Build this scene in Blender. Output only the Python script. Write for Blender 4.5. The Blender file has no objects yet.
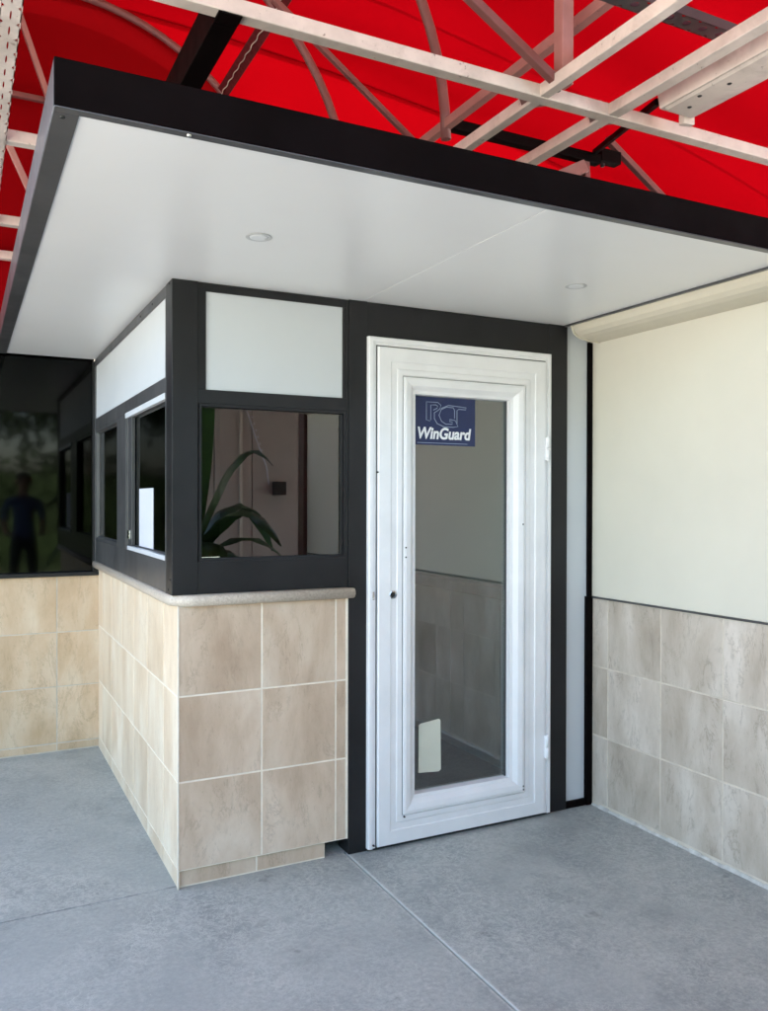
import bpy, bmesh, math, random
from mathutils import Vector, Matrix
random.seed(7)
R = math.radians
scene = bpy.context.scene
col = scene.collection

# ------------------------------------------------------------------ camera
cam_d = bpy.data.cameras.new('camera')
cam = bpy.data.objects.new('camera', cam_d); col.objects.link(cam)
YAW, PIT, ROL = 0.469388620, -0.00570482309, -0.00206147939
fw = Vector((math.sin(YAW)*math.cos(PIT), math.cos(YAW)*math.cos(PIT), math.sin(PIT)))
rt = Vector((math.cos(YAW), -math.sin(YAW), 0)); dn = -rt.cross(fw)
rt2 = math.cos(ROL)*rt + math.sin(ROL)*dn
dn2 = -math.sin(ROL)*rt + math.cos(ROL)*dn
m = Matrix(((rt2.x, -dn2.x, -fw.x), (rt2.y, -dn2.y, -fw.y), (rt2.z, -dn2.z, -fw.z)))
cam.matrix_world = Matrix.Translation((-0.71046, -3.07004, 1.43385)) @ m.to_4x4()
cam_d.sensor_fit = 'HORIZONTAL'; cam_d.sensor_width = 36
cam_d.lens = 833.645/768*36
cam_d.clip_start = 0.05; cam_d.clip_end = 2000
scene.camera = cam

# ------------------------------------------------------------------ light
SUN_EL, SUN_AZ = R(46), R(12)        # azimuth from +Y towards +X
w = bpy.data.worlds.new('World'); scene.world = w; w.use_nodes = True
nt = w.node_tree; nt.nodes.clear()
wo = nt.nodes.new('ShaderNodeOutputWorld'); bg = nt.nodes.new('ShaderNodeBackground')
sk = nt.nodes.new('ShaderNodeTexSky'); sk.sky_type = 'NISHITA'; sk.sun_disc = False
sk.sun_elevation = SUN_EL; sk.sun_rotation = SUN_AZ
sk.air_density = 1.0; sk.dust_density = 2.5; sk.ozone_density = 1.0
bg.inputs['Strength'].default_value = 0.15
nt.links.new(sk.outputs[0], bg.inputs[0]); nt.links.new(bg.outputs[0], wo.inputs[0])
sun_d = bpy.data.lights.new('sun', 'SUN'); sun = bpy.data.objects.new('sun', sun_d); col.objects.link(sun)
sun_d.energy = 4.2; sun_d.angle = R(0.5); sun_d.color = (1.0, .955, .89)
sd = Vector((math.sin(SUN_AZ)*math.cos(SUN_EL), math.cos(SUN_AZ)*math.cos(SUN_EL), math.sin(SUN_EL)))
sun.rotation_euler = sd.to_track_quat('Z', 'Y').to_euler(); sun.location = sd*40
scene.view_settings.view_transform = 'Standard'; scene.view_settings.look = 'None'
scene.view_settings.exposure = 3.05; scene.view_settings.gamma = 1.0
scene.view_settings.use_curve_mapping = False
scene.view_settings.use_white_balance = True
scene.view_settings.white_balance_temperature = 7000; scene.view_settings.white_balance_tint = 6
scene.cycles.max_bounces = 10; scene.cycles.diffuse_bounces = 5
scene.cycles.glossy_bounces = 5; scene.cycles.transparent_max_bounces = 12
scene.cycles.sample_clamp_indirect = 6

# ------------------------------------------------------------------ materials
def lin(c):
    return tuple(((v/255+.055)/1.055)**2.4 if v > 10 else v/255/12.92 for v in c)
class N:
    def __init__(s, name):
        s.m = bpy.data.materials.new(name); s.m.use_nodes = True
        s.t = s.m.node_tree; s.t.nodes.clear()
        s.out = s.new('ShaderNodeOutputMaterial')
    def new(s, k, **kw):
        n = s.t.nodes.new(k)
        for a, b in kw.items(): setattr(n, a, b)
        return n
    def l(s, a, b): s.t.links.new(a, b)
    def noise(s, scale, detail=4, rough=.55, vec=None, dist=0, dims='3D'):
        n = s.new('ShaderNodeTexNoise'); n.inputs['Scale'].default_value = scale
        n.inputs['Detail'].default_value = detail; n.inputs['Roughness'].default_value = rough
        n.inputs['Distortion'].default_value = dist
        if vec is not None: s.l(vec, n.inputs['Vector'])
        return n.outputs['Fac']
    def pos(s, scale=(1, 1, 1)):
        g = s.new('ShaderNodeNewGeometry'); mp = s.new('ShaderNodeMapping')
        mp.inputs['Scale'].default_value = scale; s.l(g.outputs['Position'], mp.inputs['Vector'])
        return mp.outputs['Vector']
    def ramp(s, fac, stops):
        r = s.new('ShaderNodeValToRGB'); e = r.color_ramp.elements
        while len(e) < len(stops): e.new(.5)
        for i, (p, c) in enumerate(stops):
            e[i].position = p; e[i].color = (*c, 1) if len(c) == 3 else c
        s.l(fac, r.inputs[0]); return r.outputs[0]
    def mix(s, fac, a, b, mode='MIX'):
        n = s.new('ShaderNodeMix', data_type='RGBA', blend_type=mode)
        for sock, v in ((n.inputs[0], fac), (n.inputs[6], a), (n.inputs[7], b)):
            if hasattr(v, 'node'): s.l(v, sock)
            elif isinstance(v, (int, float)): sock.default_value = v
            else: sock.default_value = (*v, 1)
        return n.outputs[2]
    def math(s, op, a, b=0):
        n = s.new('ShaderNodeMath', operation=op)
        for sock, v in ((n.inputs[0], a), (n.inputs[1], b)):
            if hasattr(v, 'node'): s.l(v, sock)
            else: sock.default_value = v
        return n.outputs[0]
    def bsdf(s, color, rough=.5, metal=0, bump=None, bs=.1, bd=.002, spec=.5, trans=None):
        p = s.new('ShaderNodeBsdfPrincipled')
        for k, v in (('Base Color', color), ('Roughness', rough), ('Metallic', metal)):
            if hasattr(v, 'node'): s.l(v, p.inputs[k])
            elif isinstance(v, (int, float)): p.inputs[k].default_value = v
            else: p.inputs[k].default_value = (*v, 1)
        p.inputs['Specular IOR Level'].default_value = spec
        if bump is not None:
            b = s.new('ShaderNodeBump'); b.inputs['Strength'].default_value = bs; b.inputs['Distance'].default_value = bd
            s.l(bump, b.inputs['Height']); s.l(b.outputs[0], p.inputs['Normal'])
        s.l(p.outputs[0], s.out.inputs[0]); return p

def simple(name, c, rough=.5, metal=0, var=.12, scale=6, bs=.08, spec=.5, fine=120):
    n = N(name); v = n.pos()
    f = n.noise(scale, 5, .6, v)
    a = tuple(x*(1-var) for x in c); b = tuple(min(1, x*(1+var)) for x in c)
    colr = n.ramp(f, [(.3, a), (.7, b)])
    rr = n.ramp(n.noise(scale*2.3, 3, .5, v), [(.3, (rough*.85,)*3), (.7, (min(1, rough*1.15),)*3)])
    n.bsdf(colr, rr, metal, n.noise(fine, 2, .5, v), bs, .001, spec)
    return n.m

def tile_mat(name, c1, c2, c3, vein=.5):
    n = N(name)
    at = n.new('ShaderNodeAttribute', attribute_name='tid')
    g = n.new('ShaderNodeNewGeometry')
    off = n.new('ShaderNodeVectorMath', operation='SCALE'); off.inputs[3].default_value = 37.0
    n.l(at.outputs['Vector'], off.inputs[0])
    ad = n.new('ShaderNodeVectorMath', operation='ADD'); n.l(g.outputs['Position'], ad.inputs[0]); n.l(off.outputs[0], ad.inputs[1])
    v = ad.outputs[0]
    mp = n.new('ShaderNodeMapping'); mp.inputs['Scale'].default_value = (1, 1, .38); mp.inputs['Rotation'].default_value = (.15, .2, .1)
    n.l(v, mp.inputs['Vector']); v2 = mp.outputs[0]
    cloud = n.noise(5.5, 8, .62, v2, .25)
    base = n.ramp(cloud, [(.30, c1), (.5, c2), (.70, c3)])
    streak = n.noise(26, 9, .74, v2, .35)
    base = n.mix(n.math('MULTIPLY', n.ramp(streak, [(.28, (1, 1, 1)), (.43, (0, 0, 0))]), vein*.55), base, tuple(x*.62 for x in c1))
    ve = n.noise(6, 10, .74, v2, .5)
    vm = n.ramp(ve, [(.478, (0, 0, 0)), (.495, (1, 1, 1)), (.512, (0, 0, 0))])
    zone = n.ramp(n.noise(9, 3, .5, v2), [(.48, (0, 0, 0)), (.60, (1, 1, 1))])
    base = n.mix(n.math('MULTIPLY', n.math('MULTIPLY', vm, zone), vein*.55), base, tuple(x*.6 for x in c1))
    pits = n.noise(85, 6, .7, v2, .3)
    pm = n.ramp(pits, [(.60, (0, 0, 0)), (.66, (1, 1, 1))])
    base = n.mix(n.math('MULTIPLY', pm, .25), base, tuple(x*.6 for x in c1))
    # per-tile tone
    sp = n.new('ShaderNodeSeparateXYZ'); n.l(at.outputs['Vector'], sp.inputs[0])
    tone = n.ramp(sp.outputs[0], [(0, (.87, .85, .82)), (.5, (.94, .93, .91)), (1, (1.03, 1.02, 1.01))])
    base = n.mix(1.0, base, tone, 'MULTIPLY')
    rr = n.ramp(cloud, [(.3, (.36,)*3), (.7, (.52,)*3)])
    n.bsdf(base, rr, 0, n.math('ADD', n.math('MULTIPLY', cloud, .6), pits), .12, .002)
    return n.m

M = {}
M['tile'] = tile_mat('travertine_tile', (.50, .365, .262), (.645, .50, .38), (.77, .645, .525), .7)
M['tile_shaded_wall'] = tile_mat('travertine_tile_shaded', (.40, .335, .27), (.54, .47, .40), (.69, .625, .56), 1.0)  # travertine greyed and cooled, shade of the right wall in the colour
M['tile_lit_side'] = tile_mat('travertine_tile_lit_side', (.70, .53, .37), (.83, .68, .51), (.92, .82, .67), .6)  # booth tile lightened as lit from the open left side
M['tile_sand'] = tile_mat('sandy_travertine_tile', (.58, .40, .24), (.71, .53, .36), (.80, .66, .50), .8)
M['grout'] = simple('grout', (.82, .74, .62), .9, var=.12, scale=14)
M['grout_dark'] = simple('sandy_grout', (.60, .53, .44), .9, var=.15, scale=14)
M['caulk'] = simple('white_caulk', (.52, .50, .46), .6, var=.25, scale=18)
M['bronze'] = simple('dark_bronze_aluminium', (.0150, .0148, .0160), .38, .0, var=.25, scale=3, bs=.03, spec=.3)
M['bronze_grey'] = simple('grey_bronze_aluminium', (.080, .080, .083), .36, .3, var=.2, scale=3, bs=.04)  # paler, greyer bronze for the side frames and trims
M['black'] = simple('black_steel', (.0040, .0026, .0027), .6, .0, var=.3, scale=4, bs=.04, spec=.04)
M['panel'] = simple('white_panel', (.56, .585, .605), .42, 0, var=.025, scale=1.6, bs=.02)
M['soffit'] = simple('white_soffit_panel', (.79, .785, .765), .33, 0, var=.02, scale=1.2, bs=.015)
M['white'] = simple('white_vinyl', (.80, .80, .81), .36, 0, var=.05, scale=5, bs=.03)
M['cream'] = simple('cream_stucco_paint', (.64, .61, .52), .6, 0, var=.035, scale=1.8, bs=.10, fine=160)
M['cream_box'] = simple('cream_shutter_housing', (.60, .55, .44), .5, 0, var=.05, scale=2.4, bs=.04)
M['beige'] = simple('beige_wall_paint', (.43, .40, .36), .6, 0, var=.10, scale=1.5, bs=.1)
M['maroon'] = simple('dark_red_brown_paint', (.09, .03, .026), .5, 0, var=.2, scale=3)
M['inner_pale'] = simple('pale_inner_wall', (.62, .64, .58), .6, 0, var=.04, scale=2)
M['inner_grey'] = simple('grey_inner_ledge', (.16, .16, .15), .6, 0, var=.1)
M['inner_tile'] = simple('pale_inner_tile', (.40, .42, .42), .4, 0, var=.12, scale=3)
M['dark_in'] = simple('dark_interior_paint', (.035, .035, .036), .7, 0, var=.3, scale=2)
M['frame_white'] = simple('aged_white_paint_red_bounce', (.68, .59, .53), .45, 0, var=.12, scale=9, bs=.15)
M['frame_red_lit'] = simple('red_lit_steel_paint', (.40, .20, .18), .5, 0, var=.15, scale=9, bs=.15)
M['hoop'] = simple('red_lit_tube_paint', (.20, .075, .07), .5, 0, var=.12, scale=9, bs=.1)  # tube colour carries the red light coming through the fabric
M['chrome'] = simple('brushed_metal', (.62, .62, .62), .25, 1.0, var=.08, scale=20)
M['blk_plastic'] = simple('black_plastic', (.01, .01, .01), .4, 0, var=.2)
M['paper'] = simple('white_paper', (.58, .60, .66), .7, 0, var=.02)
M['card'] = simple('pale_card', (.62, .62, .52), .55, 0, var=.05)
M['navy'] = simple('navy_vinyl', (.006, .019, .085), .35, 0, var=.1, scale=20, bs=.02)
M['decal_white'] = simple('white_print', (.80, .82, .85), .4, 0, var=.03, bs=0)
M['outline'] = simple('pale_blue_print', (.26, .32, .44), .4, 0, var=.05, bs=0)
M['leaf'] = simple('banana_leaf', (.05, .12, .03), .35, 0, var=.4, scale=5)
M['crown'] = simple('tree_leaves', (.045, .085, .025), .6, 0, var=.5, scale=1.3)
M['bark'] = simple('bark', (.12, .09, .07), .85, 0, var=.3, scale=6)
M['terracotta'] = simple('terracotta', (.30, .13, .07), .8, 0, var=.15)
M['soil'] = simple('potting_soil', (.04, .03, .02), .95, 0, var=.3, scale=30)
M['skin'] = simple('skin', (.45, .27, .19), .5, 0, var=.05)
M['shirt'] = simple('blue_cotton', (.09, .15, .30), .85, 0, var=.1, scale=20)
M['trousers'] = simple('dark_denim', (.03, .035, .055), .85, 0, var=.15, scale=20)
M['hair'] = simple('dark_hair', (.02, .014, .01), .6, 0, var=.2, scale=30)
M['dl'] = simple('downlight_trim', (.50, .50, .49), .4, 0, var=.03)
M['diffuser'] = simple('downlight_lens', (.70, .71, .70), .3, 0, var=.02)

def floor_mat():
    n = N('grey_blue_painted_concrete'); v = n.pos()
    big = n.noise(1.1, 6, .6, v, .4); mid = n.noise(7, 6, .65, v, .3); fine = n.noise(150, 4, .7, v)
    c = n.ramp(big, [(.28, (0.262, 0.289, 0.283)), (.52, (0.336, 0.360, 0.343)), (.74, (0.421, 0.434, 0.402))])
    c = n.mix(n.ramp(mid, [(.35, (0, 0, 0)), (.72, (.7,)*3)]), c, (0.427, 0.443, 0.408))
    pat = n.noise(1.9, 9, .74, v, .25)
    c = n.mix(n.math('MULTIPLY', n.ramp(pat, [(.50, (0, 0, 0)), (.62, (1, 1, 1))]), .50), c, (0.201, 0.224, 0.221))
    gr = n.noise(55, 9, .82, v, .2)
    amt = n.ramp(n.noise(2.7, 4, .6, v), [(.35, (.25,)*3), (.65, (1, 1, 1))])
    c = n.mix(n.math('MULTIPLY', n.math('MULTIPLY', n.ramp(gr, [(.50, (0, 0, 0)), (.66, (1, 1, 1))]), .6), amt), c, (0.634, 0.637, 0.583))
    c = n.mix(n.math('MULTIPLY', n.math('MULTIPLY', n.ramp(gr, [(.34, (1, 1, 1)), (.48, (0, 0, 0))]), .55), amt), c, (0.146, 0.165, 0.162))
    dk = n.noise(11, 9, .80, v, .4)
    c = n.mix(n.math('MULTIPLY', n.ramp(dk, [(.27, (1, 1, 1)), (.40, (0, 0, 0))]), .55), c, (0.146, 0.159, 0.157))
    worn = n.ramp(n.noise(17, 9, .76, v, .5), [(.485, (0, 0, 0)), (.512, (1, 1, 1)), (.54, (0, 0, 0))])
    zone = n.ramp(n.noise(1.5, 3, .5, v), [(.42, (0, 0, 0)), (.60, (1, 1, 1))])
    c = n.mix(n.math('MULTIPLY', n.math('MULTIPLY', worn, zone), .6), c, (0.634, 0.649, 0.594))
    st_ = n.noise(4.5, 4, .65, v)
    c = n.mix(n.math('MULTIPLY', n.ramp(st_, [(.66, (0, 0, 0)), (.71, (1, 1, 1))]), .40), c, (0.122, 0.130, 0.124))
    fl = n.noise(38, 2, .5, v)
    c = n.mix(n.ramp(fl, [(.775, (0, 0, 0)), (.79, (.8,)*3)]), c, (0.830, 0.802, 0.713))
    sy = n.new('ShaderNodeSeparateXYZ'); n.l(v, sy.inputs[0])
    dy = n.math('ADD', n.math('ABSOLUTE', n.math('SUBTRACT', sy.outputs[1], .031)), n.math('MULTIPLY', n.math('SUBTRACT', n.noise(9, 5, .7, v), .44), .03))
    c = n.mix(n.math('MULTIPLY', n.ramp(dy, [(.003, (1, 1, 1)), (.008, (0, 0, 0))]), .45), c, (.07, .08, .085))
    # paint worn pale along the edges of the long joint
    sx = n.new('ShaderNodeSeparateXYZ'); n.l(v, sx.inputs[0])
    dj = n.math('ADD', n.math('ABSOLUTE', n.math('SUBTRACT', sx.outputs[0], .6825)), n.math('MULTIPLY', n.math('SUBTRACT', n.noise(30, 5, .7, v), .5), .022))
    inf = n.math('LESS_THAN', sx.outputs[1], .02)
    c = n.mix(n.math('MULTIPLY', n.math('MULTIPLY', n.ramp(dj, [(.006, (1, 1, 1)), (.014, (0, 0, 0))]), .65), inf), c, (0.634, 0.649, 0.605))
    rr = n.ramp(mid, [(.3, (.48,)*3), (.7, (.66,)*3)])
    h = n.math('ADD', n.math('MULTIPLY', mid, .8), n.math('MULTIPLY', fine, .35))
    n.bsdf(c, rr, 0, h, .35, .004, .45); return n.m
M['floor'] = floor_mat()
M['asphalt'] = simple('pale_concrete_paving', (.47, .455, .43), .9, 0, var=.15, scale=2)
M['joint'] = simple('joint_dirt', (.05, .055, .06), .95, 0, var=.3, scale=20)

def old_paint(name, c):
    n = N(name); v = n.pos()
    base = n.ramp(n.noise(9, 5, .6, v), [(.3, tuple(x*.86 for x in c)), (.7, tuple(min(1, x*1.1) for x in c))])
    rust = n.noise(34, 8, .72, v, .4)
    base = n.mix(n.math('MULTIPLY', n.ramp(rust, [(.63, (0, 0, 0)), (.68, (1, 1, 1))]), .75), base, (.10, .05, .03))
    grime = n.noise(5, 7, .7, v, .5)
    base = n.mix(n.math('MULTIPLY', n.ramp(grime, [(.52, (0, 0, 0)), (.68, (1, 1, 1))]), .35), base, (.28, .22, .18))
    n.bsdf(base, .5, 0, rust, .15, .001); return n.m
M['frame_white'] = old_paint('aged_white_paint_red_bounce', (.70, .61, .55))  # white tinted pink for light bounced off the red awning
M['frame_red_lit'] = old_paint('red_lit_steel_paint', (.40, .20, .18))  # red glow of the awning put into the steel colour
def stone_mat():
    n = N('speckled_cast_stone'); v = n.pos()
    a = n.noise(130, 4, .7, v); b = n.noise(8, 4, .5, v)
    c = n.ramp(a, [(.30, (.40, .33, .26)), (.5, (.56, .48, .395)), (.70, (.68, .61, .52))])
    c = n.mix(n.math('MULTIPLY', b, .4), c, (.58, .50, .41))
    n.bsdf(c, .42, 0, a, .08, .001); return n.m
M['stone'] = stone_mat()

def fabric_mat(name, c_d, c_t, trans):
    n = N(name); v = n.pos()
    f = n.noise(1.4, 4, .5, v); wv = n.noise(260, 2, .5, v)
    cd = n.mix(f, tuple(x*.92 for x in c_d), c_d); ct = n.mix(f, tuple(x*.80 for x in c_t), tuple(x*1.08 for x in c_t))
    sx = n.new('ShaderNodeSeparateXYZ'); n.l(n.pos(), sx.inputs[0])
    fr = n.math('ABSOLUTE', n.math('SUBTRACT', n.math('FRACT', n.math('ADD', sx.outputs[1], .28)), .5))   # welded laps of doubled cloth every metre
    ct = n.mix(n.math('MULTIPLY', n.math('LESS_THAN', fr,   .012), .85), ct, tuple(x*.40 for x in c_t))
    spots = n.noise(9, 6, .7, v)
    ct = n.mix(n.math('MULTIPLY', n.ramp(spots, [(.60, (0, 0, 0)), (.74, (1, 1, 1))]), .3), ct, tuple(x*.55 for x in c_t))
    d = n.new('ShaderNodeBsdfDiffuse'); t = n.new('ShaderNodeBsdfTranslucent'); mx = n.new('ShaderNodeMixShader')
    b = n.new('ShaderNodeBump'); b.inputs['Strength'].default_value = .1; b.inputs['Distance'].default_value = .001
    n.l(wv, b.inputs['Height']); n.l(b.outputs[0], d.inputs['Normal'])
    n.l(cd, d.inputs[0]); n.l(ct, t.inputs[0]); mx.inputs[0].default_value = trans
    n.l(d.outputs[0], mx.inputs[1]); n.l(t.outputs[0], mx.inputs[2]); n.l(mx.outputs[0], n.out.inputs[0])
    return n.m
M['fabric'] = fabric_mat('red_awning_vinyl', (.42, .0028, .008), (.068, .0001, .0008), .42)
M['fabric_dark'] = fabric_mat('red_vinyl_shaded', (.27, .003, .006), (.1, .001, .002), .1)  # darker copy of the awning red, for cloth without backlight
M['seam'] = simple('dark_red_seam_strap', (.10, .008, .010), .7, 0, var=.3, scale=20)

def glass(name, ior, tint, rough=0.0):
    n = N(name)
    fr = n.new('ShaderNodeFresnel'); fr.inputs['IOR'].default_value = ior
    wob = n.noise(1.6, 2, .4, n.pos())
    b = n.new('ShaderNodeBump'); b.inputs['Strength'].default_value = .035; b.inputs['Distance'].default_value = .01
    n.l(wob, b.inputs['Height'])
    g = n.new('ShaderNodeBsdfGlossy'); g.inputs['Roughness'].default_value = rough
    n.l(b.outputs[0], g.inputs['Normal'])
    t = n.new('ShaderNodeBsdfTransparent'); t.inputs[0].default_value = (*tint, 1)
    gg = n.new('ShaderNodeNewGeometry')
    mx = n.new('ShaderNodeMixShader'); n.l(n.math('MULTIPLY', fr.outputs[0], n.math('SUBTRACT', 1, gg.outputs['Backfacing'])), mx.inputs[0])
    n.l(t.outputs[0], mx.inputs[1]); n.l(g.outputs[0], mx.inputs[2]); n.l(mx.outputs[0], n.out.inputs[0])
    return n.m
M['glass_coat'] = glass('reflective_tinted_glass', 2.4, (.30, .33, .32))
M['glass_door'] = glass('reflective_door_glass', 2.9, (.78, .86, .84))
M['glass_tint'] = glass('tinted_glass', 1.55, (.30, .32, .34))
M['glass_dark'] = glass('dark_tinted_glass', 1.33, (.02, .02, .022), .045)

# ------------------------------------------------------------------ mesh helpers
def tagset(o, label=None, cat=None, group=None, kind=None):
    if label: o['label'] = label
    if cat: o['category'] = cat
    if group: o['group'] = group
    if kind: o['kind'] = kind
    return o
def thing(name, label, cat, loc=(0, 0, 0), group=None):
    o = bpy.data.objects.new(name, None); col.objects.link(o); o.location = loc
    o.empty_display_size = .1
    return tagset(o, label, cat, group)
class MB:
    def __init__(s): s.bm = bmesh.new(); s.tid = None
    def box(s, x0, x1, y0, y1, z0, z1):
        v = [s.bm.verts.new((x, y, z)) for x in (x0, x1) for y in (y0, y1) for z in (z0, z1)]
        for f in ((0, 1, 3, 2), (4, 6, 7, 5), (0, 4, 5, 1), (2, 3, 7, 6), (0, 2, 6, 4), (1, 5, 7, 3)):
            s.bm.faces.new([v[i] for i in f])
        return s
    def poly(s, pts): s.bm.faces.new([s.bm.verts.new(p) for p in pts]); return s
    def prism(s, prof, axis, a, b):
        """prof: 2-D points in the two other axes, swept along axis from a to b"""
        def P(p, t):
            return {'x': (t, p[0], p[1]), 'y': (p[0], t, p[1]), 'z': (p[0], p[1], t)}[axis]
        va = [s.bm.verts.new(P(p, a)) for p in prof]; vb = [s.bm.verts.new(P(p, b)) for p in prof]
        k = len(prof)
        for i in range(k): s.bm.faces.new((va[i], va[(i+1) % k], vb[(i+1) % k], vb[i]))
        s.bm.faces.new(va); s.bm.faces.new(vb[::-1]); return s
    def beam(s, p, q, w, h, up=(0, 0, 1)):
        p, q = Vector(p), Vector(q); d = (q-p).normalized(); u = Vector(up)
        side = d.cross(u if abs(d.dot(u)) < .98 else Vector((0, 1, 0))).normalized(); u = side.cross(d).normalized()
        a = [p+side*sx*w/2+u*sz*h/2 for sx, sz in ((-1, -1), (1, -1), (1, 1), (-1, 1))]
        b = [c+(q-p) for c in a]
        va = [s.bm.verts.new(c) for c in a]; vb = [s.bm.verts.new(c) for c in b]
        for i in range(4): s.bm.faces.new((va[i], va[(i+1) % 4], vb[(i+1) % 4], vb[i]))
        s.bm.faces.new(va[::-1]); s.bm.faces.new(vb); return s
    def tube(s, pts, r, n=10, cap=True, r2=None):
        pts = [Vector(p) for p in pts]; rings = []
        ref = Vector((.13, .27, .95))
        for i, p in enumerate(pts):
            d = (pts[min(i+1, len(pts)-1)]-pts[max(i-1, 0)]).normalized()
            a = d.cross(ref)
            if a.length < .05: a = d.cross(Vector((1, 0, 0)))
            a.normalize(); b = d.cross(a)
            rr = r if r2 is None else r+(r2-r)*i/(len(pts)-1)
            rings.append([s.bm.verts.new(p+a*math.cos(2*math.pi*k/n)*rr+b*math.sin(2*math.pi*k/n)*rr) for k in range(n)])
        for i in range(len(rings)-1):
            for k in range(n):
                f = s.bm.faces.new((rings[i][k], rings[i][(k+1) % n], rings[i+1][(k+1) % n], rings[i+1][k])); f.smooth = True
        if cap: s.bm.faces.new(rings[0][::-1]); s.bm.faces.new(rings[-1])
        return s
    def lathe(s, c, prof, axis='z', n=24):
        rings = []
        for r, h in prof:
            ring = []
            for k in range(n):
                a = 2*math.pi*k/n; u, v = r*math.cos(a), r*math.sin(a)
                ring.append(s.bm.verts.new(Vector(c)+Vector({'z': (u, v, h), 'y': (u, h, v), 'x': (h, u, v)}[axis])))
            rings.append(ring)
        for i in range(len(rings)-1):
            for k in range(n): s.bm.faces.new((rings[i][k], rings[i][(k+1) % n], rings[i+1][(k+1) % n], rings[i+1][k]))
        s.bm.faces.new(rings[0][::-1]); s.bm.faces.new(rings[-1]); return s
    def frame(s, x0, x1, z0, z1, prof, bottom=True, side=None):
        """mitred frame round a rectangle; prof = [(inset, depth)].  side None: in XZ plane, depth along Y;
        side = X : in YZ plane, depth measured from that X"""
        loops = []
        for i, d in prof:
            zb = z0+i if bottom else z0
            c = [(x0+i, zb), (x1-i, zb), (x1-i, z1-i), (x0+i, z1-i)]
            loops.append([s.bm.verts.new((a, d, b) if side is None else (d, a, b)) for a, b in c])
        for j in range(len(loops)-1):
            for k in range(4):
                if not bottom and k == 0: continue
                s.bm.faces.new((loops[j][k], loops[j][(k+1) % 4], loops[j+1][(k+1) % 4], loops[j+1][k]))
        if not bottom:
            s.bm.faces.new([l[0] for l in loops]); s.bm.faces.new([l[1] for l in loops][::-1])
        return s
    def tiles(s, plane, p, us, zs, g=.0055, depth=.008, sign=-1):
        """individual tiles with eased edges; plane 'y' (face at y=p) or 'x'"""
        if s.tid is None: s.tid = s.bm.verts.layers.float_vector.new('tid')
        for i in range(len(us)-1):
            for j in range(len(zs)-1):
                rnd = Vector((random.random(), random.random(), random.random()))
                jit = random.uniform(-.0006, .0004)
                def P(u, d, z): return (u, p+(-sign)*d, z) if plane == 'y' else (p+(-sign)*d, u, z)
                loops = []
                for ins, d in ((g/2, depth), (g/2, .0022), (g/2+.0016, jit)):
                    u0, u1, z0, z1 = us[i]+ins, us[i+1]-ins, zs[j]+ins, zs[j+1]-ins
                    if u1 <= u0 or z1 <= z0: break
                    L = [s.bm.verts.new(P(a, d, b)) for a, b in ((u0, z0), (u1, z0), (u1, z1), (u0, z1))]
                    for vv in L: vv[s.tid] = rnd
                    loops.append(L)
                for a in range(len(loops)-1):
                    for k in range(4): s.bm.faces.new((loops[a][k], loops[a][(k+1) % 4], loops[a+1][(k+1) % 4], loops[a+1][k]))
                s.bm.faces.new(loops[-1])
        return s
    def build(s, name, mat, parent=None, bevel=0, smooth=False, origin=None):
        bmesh.ops.recalc_face_normals(s.bm, faces=s.bm.faces)
        me = bpy.data.meshes.new(name); s.bm.to_mesh(me); s.bm.free()
        for mm in (mat if isinstance(mat, (list, tuple)) else [mat]): me.materials.append(mm)
        if smooth:
            for p in me.polygons: p.use_smooth = True
        o = bpy.data.objects.new(name, me); col.objects.link(o)
        if parent is not None:
            o.parent = parent
            wl = Vector((0, 0, 0)); q = parent
            while q: wl += q.location; q = q.parent
            o.location = -wl
        if bevel:
            b = o.modifiers.new('edge', 'BEVEL'); b.width = bevel; b.segments = 2; b.limit_method = 'ANGLE'; b.angle_limit = R(40)
        return o
def B(name, mat, parent, *boxes, bevel=0):
    b = MB()
    for bx in boxes: b.box(*bx)
    return b.build(name, mat, parent, bevel)

# ================================================================== SETTING
SOF = 2.246
g = MB(); g.box(-250, 250, -250, 250, -.30, -.16)
tagset(g.build('ground', M['asphalt']), kind='structure')
# painted walkway: slabs with real joints between them, on a dark bed
sl = MB()
sl.box(-2.5, .679, -7.0, .030, -.12, 0)
sl.box(.686, 5.0, -7.0, .030, -.12, 0)
sl.box(-2.5, 5.0, .0325, 6.0, -.12, 0)
o = sl.build('walkway', M['floor'], bevel=.003); tagset(o, kind='structure')
bd = MB(); bd.box(-2.52, 5.02, -7.02, 6.02, -.155, -.035)
tagset(bd.build('walkway_bed', M['joint']), kind='structure')

# ================================================================== BUILDING BEHIND (dark glass over tile)
bld = thing('restaurant_building', 'restaurant front of dark tinted glass above a cream tiled low wall, left behind the booth', 'building', (-2, 2.0, 0))
B('wall', M['grout_dark'], bld, (-6, 0.02, 2.0015, 2.16, 0, 1.0))
t = MB(); t.tiles('y', 2.0, [-.225+.322*k for k in range(-16, 1)]+[.02], [.004, .049, .371, .681, 1.0])
t.build('tiled_wainscot', M['tile_sand'], bld)
B('window_sill', M['bronze'], bld, (-6, .02, 1.975, 2.12, 1.0, 1.022), bevel=.003)
B('glazing', M['glass_dark'], bld, (-6, -.03, 2.03, 2.04, 1.022, 2.30))
B('mullion', M['bronze'], bld, (-.03, .0, 1.985, 2.06, 1.022, 2.235), bevel=.002)
B('mullion', M['bronze'], bld, (-1.9, -1.84, 2.0, 2.06, 1.022, 2.6), bevel=.002)
B('mullion', M['bronze'], bld, (-3.9, -3.84, 2.0, 2.06, 1.022, 2.6), bevel=.002)
B('dark_lining', M['dark_in'], bld, (-6, 0, 3.6, 3.65, 0, 2.7), (-6, 0, 2.17, 3.6, 2.72, 2.78), (-6, -5.95, 2.17, 3.6, 0, 2.72), (-.05, 0, 2.17, 3.6, 0, 2.72))
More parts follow.
